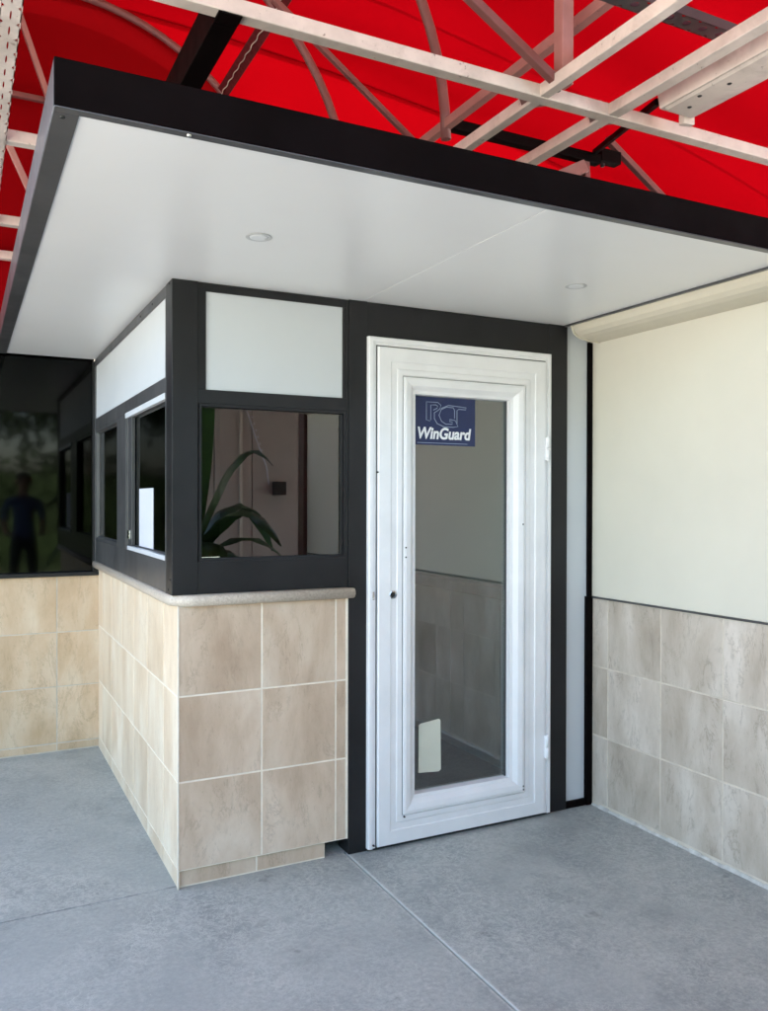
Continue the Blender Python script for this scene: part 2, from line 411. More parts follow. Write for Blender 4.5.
B('roof_slab', M['beige'], bld, (-6, 9, 2.17, 8, 2.79, 2.95), bevel=.01)
B('end_wall', M['beige'], bld, (2.0, 9, 2.14, 2.35, 0, 2.78))
b = MB(); b.prism([(-1.62, 2.96)]+[(-.20+1.40*math.cos(math.pi*k/30), 2.96+1.37*math.sin(math.pi*k/30)) for k in range(30, -1, -1)]+[(1.22, 2.96)], 'y', 2.18, 2.30)
b.build('arched_shade_board', M['beige'], bld)  # unseen backing added to block sun behind the arched gable panel

# ================================================================== BOOTH
booth = thing('entrance_booth', 'dark framed kiosk with tiled base, white upper panels and a white glazed door', 'booth', (.9, 0, 0))
B('base_wall', M['grout'], booth, (.0015, .677, .0015, .14, .066, 1.043), (.0015, .12, .14, 1.99, 0, 1.043), (.0015, .59, .0155, .14, 0, .066))
t = MB()
t.tiles('y', 0.0, [0.0, .321, .631, .677], [.066, .393, .71, 1.043])
t.build('tiled_front', M['tile'], booth)
t = MB(); t.tiles('y', .014, [.004, .305, .592], [.002, .066]); t.build('tiled_toe', M['tile'], booth)
t = MB(); t.tiles('x', 0.0, [.0]+[.25+.32*k for k in range(6)]+[1.998], [.001, .07, .393, .71, 1.043])
t.build('tiled_side', M['tile_lit_side'], booth)
# corner tile trim
B('corner_trim', M['grout'], booth, (-.0025, .0035, -.0025, .0035, .0, 1.043), bevel=.001)
B('tile_end_trim', M['grout'], booth, (.6775, .6845, -.001, .05, .066, 1.043))
# countertop: bull-nosed ledge with rounded corner
def ledge():
    b = MB(); zc, hh = 1.0635, .0205
    def path(ins):
        x0, y0 = -.034+ins, -.036+ins; r = max(.11-ins, .01); pts = [(.702-ins*.5, y0)]
        cx_, cy_ = x0+r, y0+r
        for k in range(9):
            a = -math.pi/2-k*math.pi/16; pts.append((cx_+r*math.cos(a), cy_+r*math.sin(a)))
        pts.append((x0, 1.995)); return pts
    prof = [(.09, -hh), (.010, -hh), (.004, -hh*.8), (0, -hh*.2), (0, hh*.3), (.004, hh*.85), (.011, hh), (.15, hh)]
    L = [[b.bm.verts.new((x, y, zc+h)) for x, y in path(i)] for i, h in prof]
    for i in range(len(L)-1):
        for k in range(len(L[0])-1):
            f = b.bm.faces.new((L[i][k], L[i][k+1], L[i+1][k+1], L[i+1][k])); f.smooth = True
    b.bm.faces.new([l[0] for l in L]); b.bm.faces.new([l[-1] for l in L][::-1])
    return b.build('countertop_ledge', M['stone'], booth)
ledge()
# --- dark aluminium framing, front plane
B('corner_post', M['bronze'], booth, (-.023, .073, 0.0, .1, 1.084, SOF-.001), bevel=.002)
B('top_rail', M['bronze'], booth, (.073, .677, .004, .09, 2.213, SOF-.002), bevel=.0015)
B('middle_rail', M['bronze'], booth, (.073, .677, .002, .09, 1.795, 1.847), bevel=.0015)
B('bottom_rail', M['bronze'], booth, (.073, .677, .0035, .09, 1.0845, 1.204), bevel=.0015)
B('panel_stile', M['bronze'], booth, (.073, .104, .005, .09, 1.847, 2.213), bevel=.001)
B('panel_stile', M['bronze'], booth, (.662, .677, .005, .09, 1.847, 2.213), bevel=.001)
B('upper_panel', M['panel'], booth, (.104, .662, .011, .03, 1.847, 2.213))
B('door_post', M['bronze'], booth, (.6865, .768, -.004, .1, 0.001, SOF-.001), (.677, .6865, .003, .09, 1.0845, SOF-.002), bevel=.0015)
B('door_header', M['bronze'], booth, (.768, 1.690, -.002, .1, 2.103, SOF-.002), bevel=.0015)
B('door_post', M['bronze'], booth, (1.690, 1.797, -.004, .1, .001, SOF-.001), bevel=.0015)
B('side_panel', M['panel'], booth, (1.797, 1.926, .012, .03, .03, SOF-.003))
B('panel_base_trim', M['black'], booth, (1.797, 1.914, -.003, .04, .001, .032), bevel=.001)
B('edge_trim', M['black'], booth, (1.916, 1.9495, -.008, .04, .001, .985), (1.926, 1.9495, -.002, .04, .985, 2.18), bevel=.001)
# front fixed window
wf = MB(); wf.frame(.078, .677, 1.204, 1.795, [(0, .03), (0, .006), (.010, .006), (.012, .020), (.014, .020), (.014, .03)])
win = wf.build('window', M['bronze'], booth)
B('pane', M['glass_coat'], win, (.090, .665, .0215, .0265, 1.216, 1.783))
B('glazing_bead', M['bronze'], win, (.655, .665, .012, .0205, 1.218, 1.781), bevel=.001)
# --- side plane
XS = -.022
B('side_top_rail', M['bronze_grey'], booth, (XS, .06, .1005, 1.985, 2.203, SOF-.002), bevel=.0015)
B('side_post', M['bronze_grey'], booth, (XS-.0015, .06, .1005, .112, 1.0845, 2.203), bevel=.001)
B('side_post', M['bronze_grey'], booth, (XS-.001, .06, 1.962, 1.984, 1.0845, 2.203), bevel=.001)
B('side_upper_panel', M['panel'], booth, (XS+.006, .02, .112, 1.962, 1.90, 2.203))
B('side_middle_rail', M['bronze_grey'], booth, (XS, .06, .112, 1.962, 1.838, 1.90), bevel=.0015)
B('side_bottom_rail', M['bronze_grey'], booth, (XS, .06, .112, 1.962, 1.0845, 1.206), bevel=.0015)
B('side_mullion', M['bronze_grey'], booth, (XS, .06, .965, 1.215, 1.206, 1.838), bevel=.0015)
def side_window(y0, y1, z0, z1, sliding):
    f = MB(); f.frame(y0, y1, z0, z1, [(0, XS+.05), (0, XS+.003), (.016, XS+.003), (.020, XS+.02), (.024, XS+.02), (.024, XS+.05)], side=XS)
    w_ = f.build('window', M['bronze_grey'], booth)
    B('pane', M['glass_tint'], w_, (XS+.024, XS+.029, y0+.02, y1-.02, z0+.02, z1-.02))
    if sliding:
        B('track', M['panel'], w_, (XS-.004, XS+.012, y0+.004, y1-.06, z0+.0, z0+.018), bevel=.001)
        B('track', M['panel'], w_, (XS-.004, XS+.014, y0+.004, y1-.004, z1-.022, z1+.002), bevel=.001)
        B('sash_stile', M['bronze_grey'], w_, (XS+.006, XS+.022, y1-.12, y1-.03, z0+.02, z1-.02), bevel=.002)
        B('pull_handle', M['chrome'], w_, (XS-.002, XS+.006, y1-.10, y1-.05, z0+.05, z0+.09), bevel=.002)
side_window(.112, .965, 1.206, 1.838, True)
side_window(1.215, 1.962, 1.206, 1.838, False)
# interior so the panes have a room behind them
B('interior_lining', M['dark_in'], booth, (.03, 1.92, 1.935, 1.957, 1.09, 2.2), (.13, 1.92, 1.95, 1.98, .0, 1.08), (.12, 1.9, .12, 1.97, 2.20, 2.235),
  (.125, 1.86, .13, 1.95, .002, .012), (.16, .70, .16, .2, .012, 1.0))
B('interior_wall', M['inner_pale'], booth, (1.86, 1.90, .12, 1.935, .012, 2.2))
B('interior_ledge', M['inner_grey'], booth, (1.76, 1.86, .13, 1.93, .925, .985), bevel=.004)
B('interior_wainscot', M['inner_tile'], booth, (1.845, 1.8595, .125, .60, .012, .925), (1.845, 1.8595, .604, 1.10, .012, .925), (1.845, 1.8595, 1.104, 1.93, .012, .925))
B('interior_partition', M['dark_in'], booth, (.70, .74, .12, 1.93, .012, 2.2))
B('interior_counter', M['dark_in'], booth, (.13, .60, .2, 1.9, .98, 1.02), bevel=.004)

# --- roof: deck > fascia, soffit, trims, downlights
RX0, RX1, RY0 = -.540, 2.35, -1.235
roof = B('roof', M['black'], booth, (RX0+.012, RX1, RY0+.014, 1.99, SOF+.012, 2.325))
B('fascia', M['black'], roof, (RX0, RX1, RY0, RY0+.012, SOF+.0, 2.345), bevel=.002)
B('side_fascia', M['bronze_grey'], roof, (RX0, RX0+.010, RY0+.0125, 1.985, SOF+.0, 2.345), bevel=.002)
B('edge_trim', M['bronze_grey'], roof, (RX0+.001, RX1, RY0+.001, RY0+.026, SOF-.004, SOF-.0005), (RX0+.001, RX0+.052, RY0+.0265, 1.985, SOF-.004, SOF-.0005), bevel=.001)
B('soffit_panel', M['soffit'], roof, (RX0+.02, .744, RY0+.02, 1.985, SOF+.0, SOF+.010), (.747, RX1-.01, RY0+.02, .12, SOF+.0, SOF+.010), bevel=.0012)
B('soffit_trim', M['bronze_grey'], roof, (1.775, 1.79, RY0+.03, -.006, SOF-.008, SOF-.0005), bevel=.001)
for x, y in ((.108, -.60), (1.36, -.587)):
    b = MB(); b.lathe((x, y, SOF), [(.040, -.0005), (.041, -.002), (.038, -.003), (.030, -.0028), (.029, -.001)], n=32)
    d = b.build('downlight', M['dl'], roof)
    b = MB(); b.lathe((x, y, SOF), [(.0285, -.0012), (.0285, -.003), (.024, -.0045)], n=32); b.build('lens', M['diffuser'], d)
# screws on the trims
for x, y in ((-.52, -1.19), (-.26, -1.224)):
    b = MB(); b.lathe((x, y, SOF-.004), [(.006, 0), (.005, -.003), (.002, -.004)], n=10); b.build('screw', M['chrome' if x > -.4 else 'blk_plastic'], roof)
for y, z in ((.6, 2.223), (.35, 2.223), (.04, 2.235), (.03, 1.14), (.06, 1.10)):
    b = MB(); b.lathe((XS-.001, y, z), [(.005, 0), (.004, -.003)], 'x', 8); b.build('screw', M['blk_plastic'], booth)

# --- door: outer frame part, then the slab with its own pieces
df = MB(); df.frame(.765, 1.690, .012, 2.103, [(0, .06), (0, -.022), (.004, -.026), (.020, -.026), (.022, -.020), (.034, -.020), (.036, -.012), (.036, .06)], bottom=False)
df.build('door_frame', M['white'], booth, bevel=.001)
DX0, DX1, DZ0, DZ1 = .805, 1.651, .018, 2.063
db = MB(); db.frame(DX0, DX1, DZ0, DZ1, [(0, .03), (0, -.030), (.003, -.034), (.056, -.034), (.060, -.030), (.085, -.029), (.089, -.032), (.110, -.032),
    (.112, -.027), (.1155, -.027), (.117, -.036), (.128, -.038), (.150, -.033), (.164, -.020), (.168, -.016), (.182, -.012), (.184, .018), (.184, .03)])
door = db.build('door', M['white'], booth)
B('glass_pane', M['glass_door'], door, (DX0+.18, DX1-.18, .0185, .0235, DZ0+.18, DZ1-.18))
B('spacer', M['bronze_grey'], door, (DX1-.190, DX1-.184, .010, .018, DZ0+.184, DZ1-.184))
lk = MB(); lk.lathe((.872, -.034, 1.048), [(.0175, 0), (.0185, -.002), (.014, -.004), (.013, .004)], 'y', 6); lk.build('lock_bore', M['chrome'], door)
lk = MB(); lk.lathe((.869, -.038, 1.048), [(.0125, 0), (.012, -.001)], 'y', 6); lk.build('lock_hole', M['blk_plastic'], door)
B('latch_hole', M['chrome'], door, (.782, .790, -.0275, -.0255, 1.03, 1.062))
for z in (.27, 1.62):
    h = MB(); h.box(1.649, 1.664, -.045, -.028, z, z+.10)
    h.tube([(1.656, -.045, z-.006), (1.656, -.045, z+.045)], .007).tube([(1.656, -.045, z+.055), (1.656, -.045, z+.106)], .007)
    h.build('hinge', M['white'], door)
for x, z in ((DX0+.125, 1.20), (DX0+.125, 1.24), (DX1-.128, 1.33), (DX0+.121, .125), (DX1-.122, .16), (DX1-.122, .145), (.80, 1.55), (.785, .03)):
    s = MB(); s.lathe((x, -.030, z), [(.004, 0), (.0035, -.009)], 'y', 8); s.build('screw', M['blk_plastic'], door)
B('threshold', M['blk_plastic'], booth, (.77, 1.698, -.01, .08, .001, .014))
for z_ in ((.1135, .1165, -.0276), (-.006, -.002, -.0215)):
    gk = MB(); gk.frame(DX0, DX1, DZ0, DZ1, [(z_[0], z_[2]), (z_[1], z_[2])]); gk.build('gasket', M['bronze_grey'], door)
# sticker on the glass (blue, outlined letters above, name below)
SX0, SX1, SZ0, SZ1, SY = 1.000, 1.303, 1.672, 1.878, .0175
st = MB(); st.box(SX0, SX1, SY-.0005, SY+.0005, SZ0, SZ1)
st = st.build('sticker', M['navy'], door)
def S(u, v): return (SX0+(u-165)/485*(SX1-SX0), SY-.0012, SZ1-(v-145)/415*(SZ1-SZ0))
strokes = [
 [(283, 352), (255, 345), (255, 190), (345, 190), (370, 212), (362, 245), (335, 268), (318, 280), (318, 330), (340, 372), (395, 398), (470, 398), (508, 390), (485, 338), (440, 332), (440, 350), (462, 352), (462, 372), (410, 374), (375, 350), (355, 300), (372, 250), (415, 225), (470, 228), (480, 250), (480, 322)],
 [(290, 345), (290, 215), (330, 212), (345, 222), (340, 240), (310, 258)],
 [(372, 240), (430, 210), (490, 214), (575, 222), (572, 240), (515, 238), (500, 250), (500, 372)]]
b = MB()
for sk_ in strokes: b.tube([S(u, v) for u, v in sk_], .0018, 6)
b.build('logo_outline', M['outline'], st if False else door)
def text_mesh(body, size, x0, z0, y, width, mat, parent, shear=.18, off=.012):
    cu = bpy.data.curves.new('lettering', 'FONT'); cu.body = body; cu.size = size; cu.extrude = .0004; cu.shear = shear; cu.offset = off*size
    to = bpy.data.objects.new('lettering_tmp', cu); col.objects.link(to)
    bpy.context.view_layer.update()
    me = bpy.data.meshes.new_from_object(to.evaluated_get(bpy.context.evaluated_depsgraph_get()))
    xs = [v.co.x for v in me.vertices]; k = width/(max(xs)-min(xs)); mn = min(xs)
    for v in me.vertices: v.co = Vector((x0+(v.co.x-mn)*k, y-v.co.z, z0+v.co.y))
    bpy.data.objects.remove(to); me.materials.clear(); me.materials.append(mat)
    o = bpy.data.objects.new('lettering', me); col.objects.link(o); o.parent = parent
    wl = Vector((0, 0, 0)); q = parent
    while q: wl += q.location; q = q.parent
    o.location = -wl; return o
text_mesh('WinGuard', .068, SX0+.014, SZ0+.028, SY-.0016, .268, M['decal_white'], door, off=.03)
B('sticker_edge_line', M['outline'], door, (SX0+.012, SX1-.04, SY-.0014, SY-.0008, SZ0+.008, SZ0+.0105))
cd = MB(); cd.prism([(1.021, .279), (1.12, .271), (1.131, .279), (1.128, .492), (1.12, .497), (1.03, .486), (1.022, .480)], 'y', .0135, .0175)
cd.build('card', M['card'], door)
o = B('paper_notice', M['paper'], None, (XS+.0225, XS+.0235, .45, .755, 1.226, 1.485)); tagset(o, 'white sheet of paper taped upright on the side window of the booth', 'paper')

# ================================================================== RIGHT WALL
WX = 1.950
wal = thing('side_wall', 'cream painted wall above a travertine tiled wainscot greyed for shade, right of the door', 'wall', (WX, -1.7, 0))
B('wall_core', M['grout_dark'], wal, (WX+.0015, WX+.2, -3.6, .14, 0, .978))
B('painted_wall', M['cream'], wal, (WX+.002, WX+.2, -3.6, .14, .986, 2.235))
t = MB(); ys = [-.111-.3255*k for k in range(11, -1, -1)]+[-.005]
t.tiles('x', WX, ys, [.02, .335, .66, .977]); t.build('tiled_wainscot', M['tile_shaded_wall'], wal)
B('cap_trim', M['bronze_grey'], wal, (WX-.006, WX+.01, -3.6, -.008, .977, .985), bevel=.001)
ck = MB(); n_ = 60
for i in range(n_):                                   # irregular bead of caulk along the foot of the tiles
    y0, y1 = -3.6+i*3.6/n_, -3.6+(i+1)*3.6/n_
    w0 = .005+.006*random.random(); h0 = .008+.010*random.random()
    ck.prism([(WX-w0, .0005), (WX+.01, .0005), (WX+.01, h0), (WX-.002, h0)], 'y', y0, y1)
ck.build('caulk_bead', M['caulk'], wal)
prof = [(WX+.002, SOF+.02), (1.79, SOF-.003), (1.793, SOF-.020), (1.803, SOF-.038), (1.822, SOF-.053), (1.85, SOF-.062), (1.89, SOF-.067), (WX+.002, SOF-.072)]
b = MB(); b.prism(prof, 'y', -3.58, -.050)
sb = b.build('shutter_housing', M['cream_box'], wal, bevel=.003)
b = MB(); b.prism([(x+(-.006 if x < 1.93 else 0), z-(.004 if z < SOF-.02 else 0)) for x, z in prof], 'y', -.0495, -.040); b.build('housing_end_cap', M['cream_box'], wal, bevel=.002)
B('wall_post', M['maroon'], wal, (WX-.03, WX+.2, -3.72, -3.6, 0, 2.30), bevel=.004)

# ================================================================== AWNING
CX, CZ, RR = -.20, 2.98, 1.36
AY0, AY1 = -4.4, 2.02  # unseen front end drawn out to cut light from the front
aw = thing('awning', 'red fabric barrel canopy on a white welded steel frame over the booth', 'awning', (0, 0, 2.75))
PROF = [(CX+(RR+.02)*math.cos(R(a)), CZ+(RR+.02)*math.sin(R(a))) for a in range(180, 89, -5)]
PROF += [(.2, 4.37), (.8, 4.36), (1.5, 4.31), (2.3, 4.22), (3.2, 4.08), (4.2, 3.88), (5.2, 3.62), (6.2, 3.30), (7.0, 2.98)]
def roof_fabric():
    b = MB(); L = []; m_ = 44
    for j in range(m_+1):
        y = AY0+(AY1+.08-AY0)*j/m_; sag = .06*abs(math.sin(math.pi*y))
        L.append([b.bm.verts.new((x, y, z-sag*min(1, (z-2.9))+.012*math.sin(x*5.1+y*2.3)*math.sin(y*7.7+x))) for x, z in PROF])
    for j in range(m_):
        for i in range(len(PROF)-1): b.bm.faces.new((L[j][i], L[j][i+1], L[j+1][i+1], L[j+1][i]))
    return b.build('canopy_fabric', M['fabric'], aw, smooth=True)
roof_fabric()
# gable end against the building, an arched panel coloured as shaded and the field round it
b = MB(); arc = [(CX+RR*math.cos(R(a)), AY1+.03, CZ+RR*math.sin(R(a))) for a in range(0, 181, 5)]
b.poly([(CX+RR, AY1+.03, 2.30)]+arc+[(CX-RR, AY1+.03, 2.30)])
b.build('gable_panel', M['fabric_dark'], aw)
b = MB(); Y_ = AY1+.055
top = [(x, Y_, z) for x, z in PROF if x > CX-.01]
arcr = [(CX+RR*math.cos(R(a)), Y_, CZ+RR*math.sin(R(a))) for a in range(0, 91, 5)]
b.poly([(CX+RR, Y_, 2.345)]+arcr+top[1:]+[(7.0, Y_, 2.345)])
b.build('gable_panel', M['fabric'], aw)
def hoop(cx, y, r=.022, rr=RR, a0=0, a1=180, mat='hoop'):
    b = MB(); b.tube([(cx+rr*math.cos(R(a0+(a1-a0)*k/36)), y, CZ+rr*math.sin(R(a0+(a1-a0)*k/36))) for k in range(37)], r, 10)
    b.build('hoop', M[mat], aw)
for y in (1.98, 1.0, 0.0): hoop(CX, y, rr=RR-.02)
FZ = 2.75
def bar(p, q, w_=.05, h_=.05, mat='frame_white', name='frame_bar'):
    b = MB(); b.beam(p, q, w_, h_); b.build(name, M[mat], aw, bevel=.003)
# main cross bar, the bars parallel to it by the building, and the lengthwise bars
bar((-1.6, -.848, FZ+.022), (6.9, -.848, FZ+.022), .045, .044)
for y in (.315, 1.335, 1.96): bar((-1.6, y, FZ+.025), (1.0, y, FZ+.025), .045, .045)
bar((.99, .45, FZ+.0245), (.99, -2.5, FZ+.0215), .036, .042)
bar((1.285, .55, FZ+.024), (1.285, -2.5, FZ+.0205), .047, .04)
bar((1.14, 1.98, 3.04), (1.14, -2.5, 3.04), .035, .04, 'frame_red_lit', 'purlin')
bar((-1.55, 1.98, 3.04), (-1.55, -2.5, 3.04), .035, .04, 'frame_red_lit', 'purlin')
bar((1.02, -.93, FZ+.02), (1.02, -.93, 4.30), .045, .045, 'frame_red_lit', 'post')
bar((.985, -.93, FZ+.03), (.36, -.93, 3.12), .028, .028, 'hoop', 'brace')
bar((1.14, .25, 3.05), (.45, .25, 3.525), .024, .024, 'hoop', 'brace')
bar((2.03, 0.0, 3.16), (2.75, 0.0, 2.72), .03, .03, 'hoop', 'brace')
bar((1.9, 0.0, 3.05), (1.93, 0.0, 2.60), .03, .03, 'hoop', 'brace')
bar((1.9, 0.0, 3.00), (1.35, .25, 2.72), .06, .06, 'frame_red_lit', 'brace')
bar((-.50, 1.9, 4.30), (-.12, 1.9, 3.20), .03, .03, 'frame_red_lit', 'brace')
bar((-.56, 1.2, 3.20), (-.30, 1.2, 2.62), .028, .028, 'frame_red_lit', 'brace')
bar((-1.6, 1.94, 3.66), (1.0, 1.94, 3.66), .03, .03, 'hoop', 'gable_rail')
bar((1.13, 0.0, 3.045), (1.98, 0.0, 3.045), .045, .045, 'black', 'tie_bar')
bar((1.98, 0.0, 3.07), (2.10, 0.0, 3.07), .05, .06, 'black', 'clamp')
bar((1.40, -.96, 2.79), (1.94, -.02, 3.07), .022, .022, 'black', 'conduit')
bar((-.061, -.816, 2.797), (-.061, 1.6, 2.797), .067, .11, 'black', 'hanger_beam')
bar((-.061, -.872, 2.7455), (-.061, -.8165, 2.7455), .067, .007, 'black', 'hanger_bracket')

for x in (.99, 1.285):
    for sg in (-1, 1):
        b = MB(); x_ = x+sg*.021; b.prism([(x_, -.824), (x_+sg*.05, -.824), (x_, -.774)], 'z', FZ+.012, FZ+.018); b.build('gusset_plate', M['frame_red_lit'], aw)
for x, y in ((1.14, .02), (1.14, 1.0), (1.02, -.90), (1.97, -.04)):
    b = MB(); b.lathe((x, y, 3.015 if x != 1.02 else FZ+.03), [(.012, 0), (.012, -.012), (.006, -.016)], n=6); b.build('bolt', M['bronze'], aw)
# perforated channels
def perf(name, mat, p0, length, width, axis, z, hole=.5, pitch=.05, thick=.003, hgt=.03, slot=1, hw=1):
    """bottom web with real holes + two flanges, along 'x' or 'y' """
    b = MB(); n = int(length/pitch)
    def P(a, c, zz): return (p0[0]+a, p0[1]+c, zz) if axis == 'x' else (p0[0]+c, p0[1]+a, zz)
    for i in range(n):
        a0, a1 = i*pitch, (i+1)*pitch; ac = (a0+a1)/2
        outer = []; inner = []
        K = 12
        for k in range(K):
            t_ = 2*math.pi*k/K; cx_, cy_ = math.cos(t_), math.sin(t_)
            mx_ = max(abs(cx_), abs(cy_))
            outer.append((ac+cx_/mx_*pitch/2, cy_/mx_*width/2))
            inner.append((ac+cx_*hole*.5*pitch*slot, cy_*hole*.5*min(width, pitch)*hw))
        for zz in (z, z+thick):
            vo = [b.bm.verts.new(P(u, v, zz)) for u, v in outer]; vi = [b.bm.verts.new(P(u, v, zz)) for u, v in inner]
            for k in range(K): b.bm.faces.new((vo[k], vo[(k+1) % K], vi[(k+1) % K], vi[k]))
    L = n*pitch
    for sgn in (-1, 1):
        c0, c1 = sorted((sgn*width/2, sgn*(width/2-.003)))
        if axis == 'x': b.box(p0[0], p0[0]+L, p0[1]+c0, p0[1]+c1, z, z+hgt)
        else: b.box(p0[0]+c0, p0[0]+c1, p0[1], p0[1]+L, z, z+hgt)
    return b.build(name, M[mat], aw)
perf('perforated_channel', 'bronze_grey', (.75, -1.20), 1.0, .06, 'x', 2.90, .42, .07)
perf('slotted_rail', 'frame_white', (-.59, -2.5), 4.5, .055, 'y', FZ-.002, .5, .085, slot=1.2, hw=.18)
# reinforcing strap along the inside of the fabric, with a paler stitched cord
def on_vault(cx, a, y, ins=.03): return (cx+(RR-ins)*math.cos(a), y, CZ+(RR-ins)*math.sin(a))
AS = R(46)
b = MB(); b.beam(on_vault(CX, AS, -2.5), on_vault(CX, AS, 2.0), .075, .006, up=(math.cos(AS), 0, math.sin(AS))); b.build('seam_strap', M['seam'], aw)
b = MB(); pts = []
for k in range(200):
    y = -1.2+k*.016; p = Vector(on_vault(CX, AS, y, .045)); p.x += .004*math.sin(k*.9); pts.append(p)
b.tube(pts, .003, 5); b.build('lashing_cord', M['card'], aw)

# strip light under the frame
sl_ = thing('strip_light', 'long dirty white fluorescent fitting under the awning frame, top right', 'light fitting', (1.46, -1.2, 2.75))
b = MB(); pr = [(1.385, 2.752), (1.535, 2.752), (1.555, 2.79), (1.535, 2.84), (1.385, 2.84), (1.375, 2.80)]
b.prism(pr, 'y', -2.3, -.98); b.build('housing', M['frame_white'], sl_, bevel=.003)
b = MB(); b.prism([(1.40, 2.744), (1.52, 2.744), (1.53, 2.751), (1.39, 2.751)], 'y', -2.28, -1.0); b.build('diffuser', M['frame_white'], sl_)
b = MB(); b.prism([(1.50, 2.73), (1.552, 2.735), (1.55, 2.80), (1.50, 2.80)], 'y', -.979, -.955); b.build('end_cap', M['frame_white'], sl_, bevel=.003)
for y, x in ((-1.05, 1.45), (-1.22, 1.44), (-1.5, 1.50), (-1.12, 1.42)):
    b = MB(); b.lathe((x, y, 2.744), [(.008, 0), (.006, -.002)], n=8); b.build('screw', M['bronze'], sl_)

# ================================================================== THINGS BEHIND THE CAMERA (seen mirrored in the glass)
bw = thing('panelled_wall', 'beige panelled wall behind the viewer, mirrored in the front window', 'wall', (2.6, -6.4, 0))
for i, (a, c) in enumerate(((1.0, 1.9), (1.91, 2.35), (2.36, 2.95), (2.96, 4.2))): B('wall_panel', M['beige'], bw, (a, c, -6.5, -6.4+.01*(i % 2), 0, 3.2), bevel=.004)
B('added_shade_eave', M['beige'], bw, (.8, 4.4, -6.6, -4.9, 3.2, 3.3))  # unseen overhang added to keep direct sun off this wall
B('batten', M['cream'], bw, (2.20, 2.23, -6.385, -6.36, 0, 3.2), bevel=.002)
eb = B('electrical_box', M['blk_plastic'], None, (2.60, 2.76, -6.38, -6.30, 1.50, 1.66), bevel=.006)
tagset(eb, 'small black electrical box on the beige wall, mirrored in the front window', 'electrical box')
b = MB(); b.tube([(2.55, -6.36, 1.62), (2.52, -6.36, 1.85), (2.40, -6.36, 2.15), (2.28, -6.36, 2.5), (2.2, -6.36, 2.9)], .009, 6)
for k in range(14):
    t_ = k/13; b.lathe((2.53-.30*t_, -6.35, 1.80+1.0*t_), [(.008, -.012), (.012, 0), (.006, .012)], n=6)
tagset(b.build('string_lights', M['paper']), 'string of small white bulbs hanging down the beige wall', 'string lights')

def big_leaf(b, base, az, length, width, lift, droop):
    base = Vector(base); dirh = Vector((math.cos(az), math.sin(az), 0)); side = Vector((-math.sin(az), math.cos(az), 0))
    n = 12; prev = None
    for i in range(n+1):
        t_ = i/n; p = base+dirh*length*t_*(.9)+Vector((0, 0, lift*math.sin(t_*1.9)-droop*t_*t_))
        wv = width*math.sin(math.pi*min(1, t_*.92+.06))**.7*(1 if t_ > .12 else .3)
        row = [b.bm.verts.new(p+side*wv*u+Vector((0, 0, -.28*abs(u)*wv+.01*math.sin(i*2+u*3)))) for u in (-1, -.5, 0, .5, 1)]
        if prev:
            for k in range(4): b.bm.faces.new((prev[k], prev[k+1], row[k+1], row[k])).smooth = True
        prev = row
pl = thing('banana_plant', 'potted banana plant with broad dark leaves, mirrored in the front window', 'plant', (1.06, -4.1, 0))
b = MB(); b.lathe((1.06, -4.1, 0), [(.17, 0), (.23, .36), (.25, .36), (.25, .42), (.21, .42), (.2, .38)], n=28); b.build('pot', M['terracotta'], pl)
b = MB(); b.lathe((1.06, -4.1, 0), [(.205, .37), (.19, .40), (.05, .41)], n=20); b.build('soil', M['soil'], pl)
b = MB(); b.tube([(1.06, -4.1, .38), (1.04, -4.1, .7), (1.06, -4.12, .95)], .06, 10, r2=.035); b.build('trunk', M['leaf'], pl)
b = MB()
for az, L_, W_, li, dr in ((10, 1.15, .085, .55, .75), (50, 1.0, .10, .75, .5), (85, .9, .10, .5, .65), (125, 1.1, .10, .8, .5), (170, 1.0, .09, .5, .8), (205, 1.0, .10, .9, .4),
                           (250, .95, .10, .5, .75), (290, 1.1, .09, .7, .6), (335, 1.1, .085, .9, .75), (30, .8, .10, 1.15, .2), (150, .7, .10, 1.2, .1), (265, .8, .09, 1.1, .2), (-70, 1.15, .11, 1.5, -.1), (100, 1.2, .11, 1.55, -.15), (-15, .75, .10, .35, .55), (65, .6, .09, .2, .5)):
    big_leaf(b, (1.06, -4.1, .85), R(az), L_, W_*1.45, li, dr)
b.build('leaves', M['leaf'], pl)

def tree(x, y, h, r, seed, label):
    rn = random.Random(seed); t_ = thing('broadleaf_tree', label, 'tree', (x, y, -.16), 'trees across the car park')
    b = MB(); b.tube([(x, y, -.2), (x+.1, y, h*.3), (x, y+.1, h*.6)], .2, 10, r2=.1)
    for k in range(6):
        a = k*1.05+rn.random(); b.tube([(x, y, h*(.35+.04*k)), (x+math.cos(a)*r*.4, y+math.sin(a)*r*.4, h*.6), (x+math.cos(a)*r*.75, y+math.sin(a)*r*.75, h*.78)], .07, 6, r2=.02)
    b.build('trunk', M['bark'], t_)
    b = MB(); cl = [(rn.gauss(0, .42)*r, rn.gauss(0, .42)*r, rn.gauss(0, .3)*r) for _ in range(34)]
    for c in cl:
        for _ in range(150):
            p = Vector((x, y, h*.72))+Vector(c)+Vector((rn.gauss(0, .2), rn.gauss(0, .2), rn.gauss(0, .16)))*r*.8
            d = Vector((rn.gauss(0, 1), rn.gauss(0, 1), rn.gauss(0, .6))).normalized(); e = d.orthogonal().normalized()
            s_ = rn.uniform(.10, .19)
            b.poly([p-d*s_, p+e*s_*.5, p+d*s_, p-e*s_*.5])
    b.build('crown', M['crown'], t_)
tree(-2.6, -17, 6.5, 2.4, 1, 'round leafy tree behind the viewer, mirrored in the dark glass at far left')
tree(2.2, -19, 7.2, 2.6, 2, 'taller leafy tree behind the viewer, mirrored near the booth in the dark glass')
tree(-8.0, -15, 6.0, 2.5, 3, 'leafy tree standing farther left behind the viewer')
hd = MB()
